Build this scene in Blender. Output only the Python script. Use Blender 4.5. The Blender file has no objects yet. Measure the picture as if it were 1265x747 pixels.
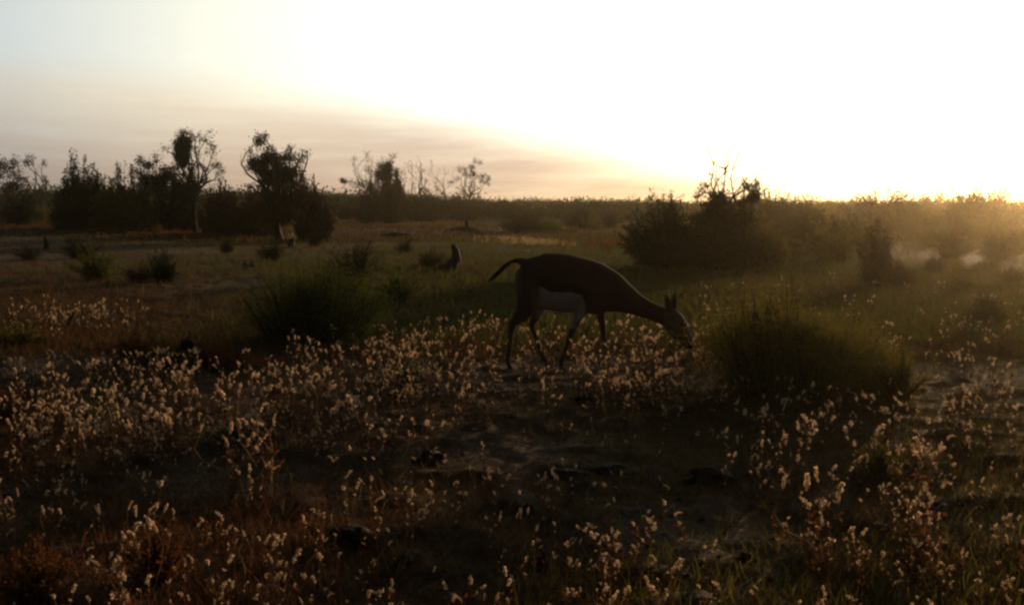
import bpy, math, random
import numpy as np
from mathutils import Vector, Matrix, Euler

# ------------------------------------------------------------------ camera, world, sun, exposure
scene = bpy.context.scene
COL = scene.collection
F_PX, CX, CY = 1297.0, 632.5, 373.5          # focal length and centre in photograph pixels
CAM_H = 0.93
cam_d = bpy.data.cameras.new('camera')
cam = bpy.data.objects.new('camera', cam_d); COL.objects.link(cam)
cam_d.sensor_width = 36.0; cam_d.lens = 36.0 * F_PX / 1265.0
cam_d.clip_start = 0.05; cam_d.clip_end = 6000
cam.location = (0, 0, CAM_H)
PITCH = math.atan((CY - 254.0) / F_PX)
ROLL = math.radians(0.34)
CAM_R = Euler((math.radians(90) - PITCH, 0, 0)).to_matrix() @ Matrix.Rotation(ROLL, 3, 'Z')
cam.rotation_euler = CAM_R.to_euler()
scene.camera = cam

SUN_EL, SUN_AZ = math.radians(6.3), math.radians(28.8)      # azimuth clockwise from +Y (to the right)
SUN_DIR = Vector((math.sin(SUN_AZ) * math.cos(SUN_EL), math.cos(SUN_AZ) * math.cos(SUN_EL), math.sin(SUN_EL)))
sun_d = bpy.data.lights.new('sun', 'SUN'); sun = bpy.data.objects.new('sun', sun_d); COL.objects.link(sun)
sun_d.energy = 5.0; sun_d.angle = math.radians(0.6); sun_d.color = (1.0, 0.66, 0.37)
sun.rotation_euler = SUN_DIR.to_track_quat('Z', 'Y').to_euler(); sun.location = (60, 100, 20)

scene.view_settings.view_transform = 'Standard'; scene.view_settings.look = 'None'
scene.view_settings.exposure = 0.0; scene.view_settings.gamma = 1.0
scene.view_settings.use_curve_mapping = False
cy = scene.cycles
cy.use_denoising = True
try: cy.denoiser = 'OPENIMAGEDENOISE'
except Exception: pass
cy.max_bounces = 5; cy.diffuse_bounces = 2; cy.transmission_bounces = 3; cy.volume_bounces = 1
cy.glossy_bounces = 2; cy.transparent_max_bounces = 4
cy.caustics_reflective = False; cy.caustics_refractive = False
cy.pixel_filter_type = 'BLACKMAN_HARRIS'; cy.filter_width = 2.6       # the soft lens of a small wildlife camera


class NT:
    """small helper to write node graphs as arithmetic"""
    def __init__(s, tree): s.t = tree; s.n = tree.nodes; s.l = tree.links
    def new(s, ty, **kw):
        n = s.n.new(ty)
        for k, v in kw.items(): setattr(n, k, v)
        return n
    def put(s, sock, v):
        if isinstance(v, bpy.types.NodeSocket): s.l.new(v, sock)
        elif v is not None: sock.default_value = v
    def m(s, op, a, b=None, c=None, clamp=False):
        n = s.new('ShaderNodeMath', operation=op, use_clamp=clamp)
        s.put(n.inputs[0], a); s.put(n.inputs[1], b); s.put(n.inputs[2], c)
        return n.outputs[0]
    def step(s, v, a, b, lo=0.0, hi=1.0):
        n = s.new('ShaderNodeMapRange', interpolation_type='SMOOTHSTEP')
        s.put(n.inputs['Value'], v); s.put(n.inputs['From Min'], a); s.put(n.inputs['From Max'], b)
        s.put(n.inputs['To Min'], lo); s.put(n.inputs['To Max'], hi)
        return n.outputs[0]
    def mix(s, f, a, b, mode='MIX'):
        n = s.new('ShaderNodeMix', data_type='RGBA', blend_type=mode)
        s.put(n.inputs[0], f); s.put(n.inputs[6], a); s.put(n.inputs[7], b)
        return n.outputs[2]
    def scale(s, v, col):
        n = s.new('ShaderNodeVectorMath', operation='SCALE')
        s.put(n.inputs[0], col); s.put(n.inputs['Scale'], v)
        return n.outputs[0]
    def vadd(s, a, b, op='ADD'):
        n = s.new('ShaderNodeVectorMath', operation=op)
        s.put(n.inputs[0], a); s.put(n.inputs[1], b)
        return n.outputs[0]
    def noise(s, vec, scale, detail=3.0, rough=0.55, dist=0.0):
        n = s.new('ShaderNodeTexNoise'); s.put(n.inputs['Vector'], vec)
        n.inputs['Scale'].default_value = scale; n.inputs['Detail'].default_value = detail
        n.inputs['Roughness'].default_value = rough; n.inputs['Distortion'].default_value = dist
        return n.outputs['Fac']


world = bpy.data.worlds.new('World'); scene.world = world; world.use_nodes = True
w = NT(world.node_tree); w.n.clear()
sky = w.new('ShaderNodeTexSky', sky_type='NISHITA', sun_disc=False)
sky.sun_elevation = SUN_EL; sky.sun_rotation = SUN_AZ
sky.air_density = 1.2; sky.dust_density = 2.5; sky.altitude = 200
tc = w.new('ShaderNodeTexCoord'); sep = w.new('ShaderNodeSeparateXYZ'); w.l.new(tc.outputs['Generated'], sep.inputs[0])
X, Y, Z = sep.outputs
az = w.m('MULTIPLY', w.m('ARCTAN2', X, Y), 57.2958)
el = w.m('MULTIPLY', w.m('ARCSINE', Z), 57.2958)
dn = w.new('ShaderNodeVectorMath', operation='DOT_PRODUCT'); w.l.new(tc.outputs['Generated'], dn.inputs[0]); dn.inputs[1].default_value = SUN_DIR
theta = w.m('MULTIPLY', w.m('ARCCOSINE', w.m('MINIMUM', dn.outputs['Value'], 0.99999)), 57.2958)
# thin high cloud that glows around the low sun
glow = w.m('MULTIPLY', w.m('EXPONENT', w.m('DIVIDE', theta, -30.0)), 4.25)
glow = w.m('MULTIPLY', glow, w.step(el, 12.0, 34.0, 1.0, 0.10))  # added dimming of the unseen overhead sky, cuts fill on ground and animal
# colour of that thin cloud: white and faintly cool to the left, yellow near the horizon under the sun
lowband = w.step(el, 6.5, 0.0)
warm = w.m('MULTIPLY', w.step(theta, 52.0, 12.0), lowband)
ccol = w.mix(w.step(theta, 62.0, 42.0), (0.80, 0.92, 1.0, 1), (1.0, 0.985, 0.84, 1))
ccol = w.mix(warm, ccol, (1.0, 0.80, 0.46, 1))
# long cloud bank low over the horizon, its upper edge falling from left to right
mp = w.new('ShaderNodeMapping'); w.l.new(tc.outputs['Generated'], mp.inputs['Vector'])
mp.inputs['Rotation'].default_value = (0, math.radians(7), 0); mp.inputs['Scale'].default_value = (1.6, 1.6, 16.0)
nz = w.noise(mp.outputs[0], 1.6, 4.0, 0.55, 0.3)
nz2 = w.noise(mp.outputs[0], 5.0, 4.0, 0.6, 0.2)
edge = w.m('ADD', w.m('ADD', w.m('MULTIPLY', az, w.m('SUBTRACT', w.m('MULTIPLY', az, -0.003), 0.2)), 3.7), w.m('MULTIPLY', w.m('SUBTRACT', nz, 0.5), 3.0))
bank = w.step(w.m('SUBTRACT', edge, el), -1.6, 1.6)
bank = w.m('MULTIPLY', bank, w.step(az, 26.0, 10.0, 0.0, 1.0))
bank = w.m('MULTIPLY', bank, w.step(nz2, 0.25, 0.65, 0.80, 1.0))
lowdim = w.step(el, 6.5, 0.5)
bankleft = w.mix(lowdim, (1.0, 0.88, 0.78, 1), (0.53, 0.405, 0.37, 1))
bankcol = w.mix(w.step(az, -24.0, 6.0), bankleft, (0.34, 0.295, 0.34, 1))
mulc = w.mix(bank, (1, 1, 1, 1), bankcol)
streak = w.step(nz2, 0.52, 0.72, 1.0, 1.05)
cloud = w.vadd(w.scale(w.m('MULTIPLY', glow, streak), ccol), mulc, 'MULTIPLY')
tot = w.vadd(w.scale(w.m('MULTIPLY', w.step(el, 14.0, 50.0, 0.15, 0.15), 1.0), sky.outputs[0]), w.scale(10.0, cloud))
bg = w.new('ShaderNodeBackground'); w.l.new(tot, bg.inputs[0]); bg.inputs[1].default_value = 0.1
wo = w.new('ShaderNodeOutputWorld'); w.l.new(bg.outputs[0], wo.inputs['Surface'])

# ------------------------------------------------------------------ helpers
rng = np.random.default_rng(11); random.seed(5)


def vnoise(x, y, seed):
    xi = np.floor(x).astype(np.int64); yi = np.floor(y).astype(np.int64)
    fx = x - xi; fy = y - yi; fx = fx * fx * (3 - 2 * fx); fy = fy * fy * (3 - 2 * fy)
    def h(a, b):
        n = (a * 374761393 + b * 668265263 + seed * 1274126177) & 0xffffffff
        n = ((n ^ (n >> 13)) * 1274126177) & 0xffffffff
        n = n ^ (n >> 16)
        return (n & 0xffff) / 65535.0
    return (h(xi, yi) * (1 - fx) + h(xi + 1, yi) * fx) * (1 - fy) + (h(xi, yi + 1) * (1 - fx) + h(xi + 1, yi + 1) * fx) * fy


def gh(x, y):
    """height of the ground"""
    x = np.asarray(x, float); y = np.asarray(y, float)
    r = np.hypot(x, y)
    z = (vnoise(x / 7, y / 7, 1) - .5) * .10 * np.clip(r / 6, 0.2, 1.5)
    z = z + (vnoise(x / 1.3, y / 1.3, 2) - .5) * .032
    near = np.clip(1 - (r - 14) / 12, 0, 1)
    c = vnoise(x / .34, y / .34, 3)
    z = z + (c - .5) * .015 * np.clip(1 - (r - 4) / 5, .15, 1) * near
    z = z + (np.maximum(vnoise(x / .13, y / .11, 4), .45) - .45) * .05 * near
    z = z + (vnoise(x / .05, y / .05, 6) - .5) * .012 * np.clip(1 - (r - 7) / 4, 0, 1)
    z = z + .12 * np.exp(-(((x + 4.5) / 4.5) ** 2 + ((y - 36) / 4) ** 2))
    z = z + .22 * np.clip((-x - 6) / 14, 0, 1) * np.clip((y - 16) / 14, 0, 1)
    return z


def ray(px, py):
    d = CAM_R @ Vector(((px - CX) / F_PX, -(py - CY) / F_PX, -1.0))
    return d


def at(px, py, h=0.0):
    """ground point seen at a pixel; with h, the foot of a thing whose top of height h is seen there"""
    d = ray(px, py); z = 0.0
    for _ in range(6):
        t = (CAM_H - (z + h)) / max(-d.z, 1e-4)
        t = min(t, 300)
        x, y = d.x * t, d.y * t
        z = float(gh(x, y))
    return Vector((x, y, z))


def tag(o, label=None, cat=None, group=None, kind=None):
    if label: o['label'] = label
    if cat: o['category'] = cat
    if group: o['group'] = group
    if kind: o['kind'] = kind
    return o


def empty(name, loc, rz=0.0):
    o = bpy.data.objects.new(name, None); COL.objects.link(o); o.location = loc; o.rotation_euler = (0, 0, rz)
    o.empty_display_size = .1
    return o


def mesh_np(name, V, F, smooth=False):
    """F: (n,k) array of one polygon size, or a list of such arrays"""
    if not isinstance(F, list): F = [F]
    F = [f for f in F if len(f)]
    me = bpy.data.meshes.new(name)
    me.vertices.add(len(V)); me.vertices.foreach_set('co', np.asarray(V, np.float32).ravel())
    nl = sum(f.size for f in F); npoly = sum(len(f) for f in F)
    me.loops.add(nl); me.polygons.add(npoly)
    me.loops.foreach_set('vertex_index', np.concatenate([f.ravel() for f in F]).astype(np.int32))
    tot = np.concatenate([np.full(len(f), f.shape[1]) for f in F]); st = np.concatenate([[0], np.cumsum(tot)[:-1]])
    me.polygons.foreach_set('loop_start', st.astype(np.int32))
    if smooth: me.polygons.foreach_set('use_smooth', np.ones(npoly, bool))
    me.update(calc_edges=True); me.validate()
    return me


def link(name, me, mat, parent=None, loc=None):
    o = bpy.data.objects.new(name, me); COL.objects.link(o)
    if mat and not me.materials: me.materials.append(mat)
    if parent: o.parent = parent
    if loc is not None: o.location = loc
    return o


class Geo:
    def __init__(s): s.V = []; s.F3 = []; s.F4 = []; s.n = 0
    def add(s, V, F):
        V = np.asarray(V, float); F = np.asarray(F, int)
        s.V.append(V)
        (s.F3 if F.shape[1] == 3 else s.F4).append(F + s.n); s.n += len(V)
    def merge(s, g, M=None):
        for V in [np.concatenate(g.V)] if g.V else []:
            if M is not None: V = V @ np.array(M.to_3x3()).T + np.array(M.translation)
            s.V.append(V)
            for f in g.F3: s.F3.append(f + s.n)
            for f in g.F4: s.F4.append(f + s.n)
            s.n += len(V)
    def mesh(s, name, smooth=False):
        F = []
        if s.F3: F.append(np.concatenate(s.F3))
        if s.F4: F.append(np.concatenate(s.F4))
        return mesh_np(name, np.concatenate(s.V), F, smooth)
    def tube(s, pts, rad, n=5, cap=True):
        pts = np.asarray(pts, float); k = len(pts)
        rad = np.asarray(rad, float) * np.ones(k)
        t = np.gradient(pts, axis=0); t /= np.linalg.norm(t, axis=1)[:, None] + 1e-9
        cands = np.array([[0, 1, 0.2], [0, 0, 1.0], [1, 0.1, 0], [.6, .6, -.5], [-.6, .6, .5]])
        cands /= np.linalg.norm(cands, axis=1)[:, None]
        ref = cands[np.argmin(np.abs(t @ cands.T).max(0))]
        a = np.cross(t, ref); a /= np.linalg.norm(a, axis=1)[:, None] + 1e-9
        b = np.cross(t, a)
        th = np.arange(n) / n * 2 * np.pi
        V = pts[:, None] + rad[:, None, None] * (np.cos(th)[None, :, None] * a[:, None] + np.sin(th)[None, :, None] * b[:, None])
        V = V.reshape(-1, 3); F = []
        for i in range(k - 1):
            for j in range(n):
                F.append((i * n + j, i * n + (j + 1) % n, (i + 1) * n + (j + 1) % n, (i + 1) * n + j))
        s.add(V, F)
    def leaves(s, C, L, W, up=0.0, rg=rng, bend=True):
        """n small leaf faces (kite quads) centred at C, length L, width W, random directions"""
        C = np.asarray(C, float); n = len(C)
        if n == 0: return
        d = rg.normal(size=(n, 3)); d[:, 2] += up; d /= np.linalg.norm(d, axis=1)[:, None]
        q = rg.normal(size=(n, 3)); q = np.cross(d, q); q /= np.linalg.norm(q, axis=1)[:, None]
        L = (L * rg.uniform(.6, 1.35, n))[:, None]; W = (W * rg.uniform(.6, 1.3, n))[:, None]
        nn = np.cross(d, q)
        V = np.stack([C - d * L * .5, C + q * W * .5 + nn * W * .2, C + d * L * .5, C - q * W * .5 + nn * W * .2], 1).reshape(-1, 3)
        s.add(V, np.arange(n * 4).reshape(n, 4))


def mat_new(name):
    m = bpy.data.materials.new(name); m.use_nodes = True; t = NT(m.node_tree); t.n.clear()
    out = t.new('ShaderNodeOutputMaterial')
    return m, t, out


def mat_leaf(name, c1, c2, trans=0.3, tcol=None, rough=.6):
    m, t, out = mat_new(name)
    g = t.new('ShaderNodeNewGeometry')
    o = t.new('ShaderNodeObjectInfo')
    tcd = t.new('ShaderNodeTexCoord')
    f = t.m('ADD', t.m('MULTIPLY', g.outputs['Random Per Island'], .55), t.m('MULTIPLY', t.noise(tcd.outputs['Object'], 3.0), .5), clamp=True)
    c = t.mix(f, (*c1, 1), (*c2, 1))
    d = t.new('ShaderNodeBsdfDiffuse'); t.put(d.inputs[0], c)
    tr = t.new('ShaderNodeBsdfTranslucent')
    t.put(tr.inputs[0], c if tcol is None else t.mix(f, (*[v * .7 for v in tcol], 1), (*tcol, 1)))
    mx = t.new('ShaderNodeMixShader'); mx.inputs[0].default_value = trans
    t.l.new(d.outputs[0], mx.inputs[1]); t.l.new(tr.outputs[0], mx.inputs[2]); t.l.new(mx.outputs[0], out.inputs[0])
    return m


def mat_bark(name, c1, c2, scale=30):
    m, t, out = mat_new(name)
    tcd = t.new('ShaderNodeTexCoord')
    n = t.noise(tcd.outputs['Object'], scale, 5.0, .65)
    p = t.new('ShaderNodeBsdfPrincipled'); t.put(p.inputs['Base Color'], t.mix(n, (*c1, 1), (*c2, 1)))
    p.inputs['Roughness'].default_value = .9; p.inputs['Specular IOR Level'].default_value = .15
    b = t.new('ShaderNodeBump'); b.inputs['Strength'].default_value = .6; b.inputs['Distance'].default_value = .01
    t.l.new(n, b.inputs['Height']); t.l.new(b.outputs[0], p.inputs['Normal']); t.l.new(p.outputs[0], out.inputs[0])
    return m


M = dict(
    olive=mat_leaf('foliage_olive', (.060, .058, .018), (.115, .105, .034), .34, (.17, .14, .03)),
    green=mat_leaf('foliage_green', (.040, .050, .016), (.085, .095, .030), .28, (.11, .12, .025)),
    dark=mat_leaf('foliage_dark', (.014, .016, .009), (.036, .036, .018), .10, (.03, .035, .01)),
    rust=mat_leaf('foliage_rust', (.068, .028, .012), (.12, .054, .022), .28, (.18, .068, .024)),
    brown=mat_leaf('foliage_brown', (.040, .026, .018), (.075, .048, .032), .15, (.07, .04, .02)),
    wool=mat_leaf('seed_wool', (.28, .20, .14), (.52, .40, .29), .6, (.76, .56, .36)),
    straw=mat_leaf('straw', (.20, .14, .075), (.36, .27, .15), .35, (.42, .30, .14)),
    drygrass=mat_leaf('dry_grass_blades', (.052, .029, .014), (.115, .070, .035), .25, (.12, .068, .026)),
    redgrass=mat_leaf('reddish_grass_blades', (.082, .033, .018), (.15, .066, .034), .28, (.18, .07, .034)),
    bark=mat_bark('bark', (.014, .010, .008), (.036, .025, .019)),
    paletwig=mat_bark('dead_twig', (.07, .05, .042), (.13, .10, .08)),
    stem=mat_bark('herb_stem', (.07, .04, .022), (.13, .085, .045), 80),
    deadwood=mat_bark('dead_wood', (.012, .010, .010), (.032, .026, .024), 18),
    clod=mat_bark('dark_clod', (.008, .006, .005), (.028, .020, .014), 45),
)

# ------------------------------------------------------------------ ground
th = np.concatenate([np.linspace(-180, -42, 60, endpoint=False), np.linspace(-42, 42, 620), np.linspace(42, 180, 60)[1:-1]])
rr = np.concatenate([np.linspace(.25, 1.6, 14), np.geomspace(1.75, 16, 400), np.geomspace(16.3, 1100, 130)])
T, R = np.meshgrid(np.radians(th), rr)
GX, GY = R * np.sin(T), R * np.cos(T)
GZ = gh(GX, GY)
nT = len(th); nR = len(rr)
V = np.stack([GX, GY, GZ], -1).reshape(-1, 3)
I = np.arange(nR * nT).reshape(nR, nT)
J = np.roll(I, -1, axis=1)
Fq = np.stack([I[:-1], J[:-1], J[1:], I[1:]], -1).reshape(-1, 4)[:, ::-1]
V = np.vstack([V, [[0, 0, float(gh(0, 0))]]]); c0 = len(V) - 1
Ft = np.stack([np.full(nT, c0), np.roll(np.arange(nT), -1), np.arange(nT)], -1)
m, t, out = mat_new('dry_earth')
g = t.new('ShaderNodeNewGeometry'); P = g.outputs['Position']
n1 = t.noise(P, .55, 4, .6); n2 = t.noise(P, 3.2, 5, .65); n3 = t.noise(P, 38, 5, .7); n4 = t.noise(P, 12, 3, .6)
base = t.mix(n2, (.030, .018, .011, 1), (.066, .040, .023, 1))
base = t.mix(t.step(n1, .50, .68), base, (.062, .030, .016, 1))
base = t.mix(t.m('MULTIPLY', t.step(n3, .55, .72), .7), base, (.10, .072, .045, 1))
base = t.mix(t.m('MULTIPLY', t.step(n4, .60, .70), .75), base, (.014, .009, .006, 1))
p = t.new('ShaderNodeBsdfPrincipled'); t.put(p.inputs['Base Color'], base); p.inputs['Roughness'].default_value = .95
p.inputs['Specular IOR Level'].default_value = .1
b = t.new('ShaderNodeBump'); b.inputs['Strength'].default_value = .8; b.inputs['Distance'].default_value = .02
t.l.new(t.m('ADD', n3, t.m('MULTIPLY', n4, 1.3)), b.inputs['Height']); t.l.new(b.outputs[0], p.inputs['Normal']); t.l.new(p.outputs[0], out.inputs[0])
ground = link('ground', mesh_np('ground', V, [Fq, Ft], True), m); tag(ground, kind='structure')

# ------------------------------------------------------------------ haze
HZ = 0.00074
me = bpy.data.meshes.new('haze')
hx, hy0, hy1, z0, z1 = 1150, -1150, 1150, -1.5, 5.2
me.from_pydata([(-hx, hy0, z0), (hx, hy0, z0), (hx, hy1, z0), (-hx, hy1, z0), (-hx, hy0, z1), (hx, hy0, z1), (hx, hy1, z1), (-hx, hy1, z1)], [],
               [(0, 3, 2, 1), (4, 5, 6, 7), (0, 1, 5, 4), (1, 2, 6, 5), (2, 3, 7, 6), (3, 0, 4, 7)])
m, t, out = mat_new('dusty_air')
pv = t.new('ShaderNodeVolumePrincipled'); pv.inputs['Color'].default_value = (1, .84, .52, 1); pv.inputs['Density'].default_value = HZ
pv.inputs['Anisotropy'].default_value = .925; t.l.new(pv.outputs[0], out.inputs['Volume'])
hz = link('haze', me, m); tag(hz, 'thin dusty air glowing gold towards the low sun', 'haze', kind='stuff')

# ------------------------------------------------------------------ plants: generators
def rg_of(seed): return np.random.default_rng(seed)


def limb(g, rg, p0, p1, r0, r1, wob=.08, seg=6, n=5):
    p0 = np.array(p0, float); p1 = np.array(p1, float); L = np.linalg.norm(p1 - p0)
    u = np.linspace(0, 1, seg)[:, None]
    off = rg.normal(size=3) * wob * L; off2 = rg.normal(size=3) * wob * .6 * L
    pts = p0 + (p1 - p0) * u + off * np.sin(np.pi * u) + off2 * np.sin(2 * np.pi * u)
    g.tube(pts, np.linspace(r0, r1, seg), n)
    return pts


def clump(gl, gt, rg, c, rad, dens, leaf, start=None, twr=.004):
    """leaf clump: twigs out of its centre with leaves along them; rad = (rx, ry, rz)"""
    c = np.array(c); rad = np.array(rad)
    nt = max(5, int(dens * 13))
    for _ in range(nt):
        d = rg.normal(size=3) + (0 if start is None else np.array(start) * .8) + np.array([0, 0, .35]); d /= np.linalg.norm(d)
        s0 = c + rg.normal(size=3) * rad * (.42 if dens > 1.7 else .62) - d * rad * .35
        e = s0 + d * rad * rg.lognormal(.0, .38) * 1.15
        pts = limb(gt, rg, s0, e, twr, twr * .35, .12, 5, 3)
        k = max(3, int(min(dens, 1.7) * 12))
        u = rg.uniform(.2, 1.05, k) ** .8
        idx = np.clip((u * 4).astype(int), 0, 3); fr = (u * 4 - idx)[:, None]
        P0 = pts[idx] * (1 - fr) + pts[idx + 1] * fr + rg.normal(size=(k, 3)) * leaf * .9
        gl.leaves(P0, leaf, leaf * .5, .3, rg)


def px_scale(base): return base.y / F_PX / math.cos(PITCH)


def tree(name, label, cat, bx, by, tips, leafmat='brown', barkmat='bark', fork=(None, None), trunk_r=.06, leaf=.09, seed=1, group=None, stems=1, lf=.72, Yd=None, twig=.006, spread=.25):
    """tips: (px, py, radius_x_px, radius_y_px, density); density 0 = a bare limb"""
    rg = rg_of(seed); leaf *= lf
    base = at(bx, by); s = px_scale(base)
    root = empty(name, base); tag(root, label, cat, group)
    gt, gl, gk = Geo(), Geo(), Geo()
    tips = list(tips)
    topz = max((by - t_[1]) for t_ in tips) * s
    fx = fork[0] if fork[0] is not None else bx
    fy = fork[1] if fork[1] is not None else by - (by - min(t_[1] for t_ in tips)) * .4
    for k in range(stems):
        fo = np.array([(fx - bx) * s + (rg.normal() * .12 * topz if k else 0), rg.normal() * .05 * topz, (by - fy) * s * (1 if k == 0 else rg.uniform(.6, 1))])
        limb(gt, rg, (rg.normal() * .03 * k, 0, -.08), fo, trunk_r, trunk_r * .6, .05, 7, 7)
        for i, (tx, ty, rx, ry, dn_) in enumerate(tips):
            if i % stems != k: continue
            e = np.array([(tx - bx) * s, rg.normal() * spread * topz * .5, (by - ty) * s])
            st = fo * rg.uniform(.75, 1.0) if stems == 1 else fo * rg.uniform(.5, 1)
            pts = limb(gt, rg, st, e, trunk_r * .42, twig * .8, .10, 8, 5)
            for q in range(5 if dn_ == 0 else 3):
                a = pts[rg.integers(3, 8)]
                d = rg.normal(size=3); d[2] = abs(d[2]) + .5; d /= np.linalg.norm(d)
                l2 = topz * rg.uniform(.06, .16)
                p2 = limb(gt, rg, a, a + d * l2, twig * .9, twig * .4, .15, 5, 4)
                if dn_ == 0:
                    for q2 in range(3):
                        d2 = rg.normal(size=3); d2[2] = abs(d2[2]) + .3; d2 /= np.linalg.norm(d2)
                        a2 = p2[rg.integers(2, 5)]; limb(gt, rg, a2, a2 + d2 * l2 * .5, twig * .5, twig * .3, .1, 4, 3)
            if dn_ > 0:
                R_ = (rx * s, rx * s * .8, ry * s)
                nsub = max(3, int(round(dn_ * 3)))
                for q in range(nsub):
                    o_ = rg.normal(size=3) * np.array(R_) * (.45 if dn_ > 1.05 else .75)
                    ld = (e - fo) / np.linalg.norm(e - fo)
                    clump(gl, gk, rg, e + o_ - ld * np.array(R_) * .3, np.array(R_) * (.7 if dn_ > 1.05 else .5), dn_ * (1.6 if dn_ > 1.05 else 1.0), leaf, ld, twr=twig * .6)
    link('trunk', gt.mesh('trunk', True), M[barkmat], root)
    if gl.n:
        c = link('crown', gl.mesh('crown'), M[leafmat], root)
        link('twigs', gk.mesh('twigs'), M[barkmat], c)
    return root


def shrub_geo(rg, w_, h_, n_stem, n_leaf, leaf, shape=.55, lean=0.0, foot=.08, fuzz=1.0):
    """bushy plant: stems fanning from the base, leaves along the twigs, ragged outline"""
    gt, gl = Geo(), Geo()
    per = max(4, n_leaf // n_stem)
    lump = [(rg.uniform(0, 2 * np.pi), rg.uniform(.72, 1.12)) for _ in range(7)]
    for k in range(n_stem):
        a = rg.uniform(0, 2 * np.pi); q = rg.uniform(0, 1) ** .6
        lf = min(lump, key=lambda l: abs((l[0] - a + np.pi) % (2 * np.pi) - np.pi))[1]
        top = h_ * (1 - shape * q ** 2.2) * (rg.uniform(.45, 1.0) if fuzz < 1.2 else rg.uniform(.55, .92)) * lf
        e = np.array([math.cos(a) * q * w_ * .5 * lf + lean * top, math.sin(a) * q * w_ * .5 * lf, top])
        mid = np.array([e[0] * (.35 + foot * .6), e[1] * (.35 + foot * .6), top * .5]) + rg.normal(size=3) * (.03 if fuzz < 1.2 else .09) * h_
        u = np.linspace(0, 1, 6)[:, None]
        pts = (1 - u) ** 2 * np.array([e[0] * foot, e[1] * foot, -.03]) + 2 * u * (1 - u) * mid + u ** 2 * e
        gt.tube(pts, np.linspace(.006, .0015, 6) * (h_ / .8) ** .5 * 1.2, 4)
        uu = rg.uniform(.10, 1.02, per) ** .95
        idx = np.clip((uu * 5).astype(int), 0, 4); fr = (uu * 5 - idx)[:, None]
        C = pts[idx] * (1 - fr) + pts[idx + 1] * fr
        C = C + rg.normal(size=(per, 3)) * np.array([.10, .10, .07]) * fuzz * h_ * (1.1 - (.95 if fuzz < 1.2 else .45) * np.minimum(uu, 1)[:, None])
        C[:, 2] = np.maximum(C[:, 2], .01)
        gl.leaves(C, leaf, leaf * .42, .5, rg)
    return gt, gl


def shrub(name, label, px, py, w_px, h_px, leafmat, seed, n_stem=60, n_leaf=6000, leaf=.03, shape=.55, group=None, cat='shrub', lean=0.0, foot=.08, fuzz=1.0):
    rg = rg_of(seed); base = at(px, py); s = px_scale(base)
    root = empty(name, base); tag(root, label, cat, group)
    gt, gl = shrub_geo(rg, w_px * s, h_px * s, n_stem, n_leaf, leaf, shape, lean, foot, fuzz)
    link('branches', gt.mesh('branches', True), M['bark'], root)
    link('foliage', gl.mesh('foliage'), M[leafmat], root)
    return root


# ------------------------------------------------------------------ trees on the skyline, left to right
tree('small_tree', 'small leafy tree at the far left edge of the skyline', 'tree', 12, 270,
     [(8, 210, 8, 8, 1), (18, 216, 8, 7, .9), (4, 222, 8, 8, 1), (27, 226, 7, 7, .8), (12, 232, 14, 8, 1)], 'brown', trunk_r=.09, leaf=.14, seed=2, twig=.012)
tree('bare_tree', 'thin nearly bare tree second from the left edge, with a tufted top', 'tree', 50, 270,
     [(42, 199, 5, 4, .6), (36, 201, 3, 3, .4), (58, 204, 2, 5, .3), (48, 212, 0, 0, 0), (60, 222, 4, 6, .5), (36, 228, 5, 6, .5)], 'brown', trunk_r=.08, leaf=.12, seed=3, twig=.013)
tree('small_tree', 'small two tufted tree between the olive bush and tall tree', 'tree', 192, 284,
     [(179, 206, 5, 9, .8), (178, 220, 6, 8, .9), (192, 203, 6, 5, .8), (201, 211, 5, 7, .7), (190, 226, 9, 8, 1.1), (206, 228, 9, 9, 1.2), (196, 246, 14, 14, 1.6), (212, 252, 12, 14, 1.5), (200, 266, 16, 12, 1.5)],
     'dark', trunk_r=.07, leaf=.11, seed=6, twig=.011, stems=2)
tree('tall_tree', 'tall tree with one dense dark column and an airy right side', 'tree', 243, 286,
     [(232, 178, 7, 10, 1.6), (234, 190, 7, 10, 1.6), (227, 169, 6, 4, .5), (241, 171, 4, 5, .6), (262, 174, 7, 5, .55), (267, 184, 5, 6, .5), (254, 186, 6, 6, .45), (250, 202, 8, 8, .6), (268, 204, 7, 6, .6), (272, 214, 6, 6, .6),
      (223, 202, 6, 6, .6), (219, 212, 6, 6, .7), (232, 212, 8, 8, .9), (244, 216, 6, 8, .7), (213, 222, 8, 6, 1.0), (228, 232, 12, 10, 1.3), (236, 250, 12, 14, 1.3), (222, 262, 14, 12, 1.3), (216, 187, 3, 3, .3)],
     'dark', fork=(241, 224), trunk_r=.10, leaf=.085, seed=7, twig=.009)
tree('forked_tree', 'tall reddish dark tree with a single spike tip and slanting trunk', 'tree', 347, 289,
     [(323, 168, 2.5, 7, .9), (323, 178, 2.5, 8, .9), (312, 179, 5, 2, .4), (320, 198, 8, 7, 1.2), (311, 197, 6, 3, .5), (326, 210, 8, 8, 1.1), (336, 193, 8, 8, 1.2), (347, 188, 6, 7, 1.0), (339, 206, 10, 9, 1.5), (353, 208, 9, 10, 1.4),
      (364, 186, 4, 7, .7), (370, 191, 5, 4, .8), (359, 180, 2, 4, .4), (371, 208, 4, 7, .8), (346, 222, 11, 9, 1.3), (318, 228, 7, 4, .8), (309, 238, 6, 5, .8), (325, 231, 5, 3, .5), (334, 222, 8, 8, .9), (366, 226, 8, 9, 1.1), (361, 244, 10, 10, 1.2), (323, 163, 1.5, 5, .6), (332, 246, 10, 9, 1.2), (350, 258, 12, 11, 1.2), (372, 238, 8, 9, 1.1), (366, 262, 10, 10, 1.1), (334, 266, 10, 9, 1.1), (376, 180, 3, 4, .4), (344, 182, 3, 5, .5)],
     'brown', fork=(344, 256), trunk_r=.12, leaf=.085, seed=9, twig=.010)
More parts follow.
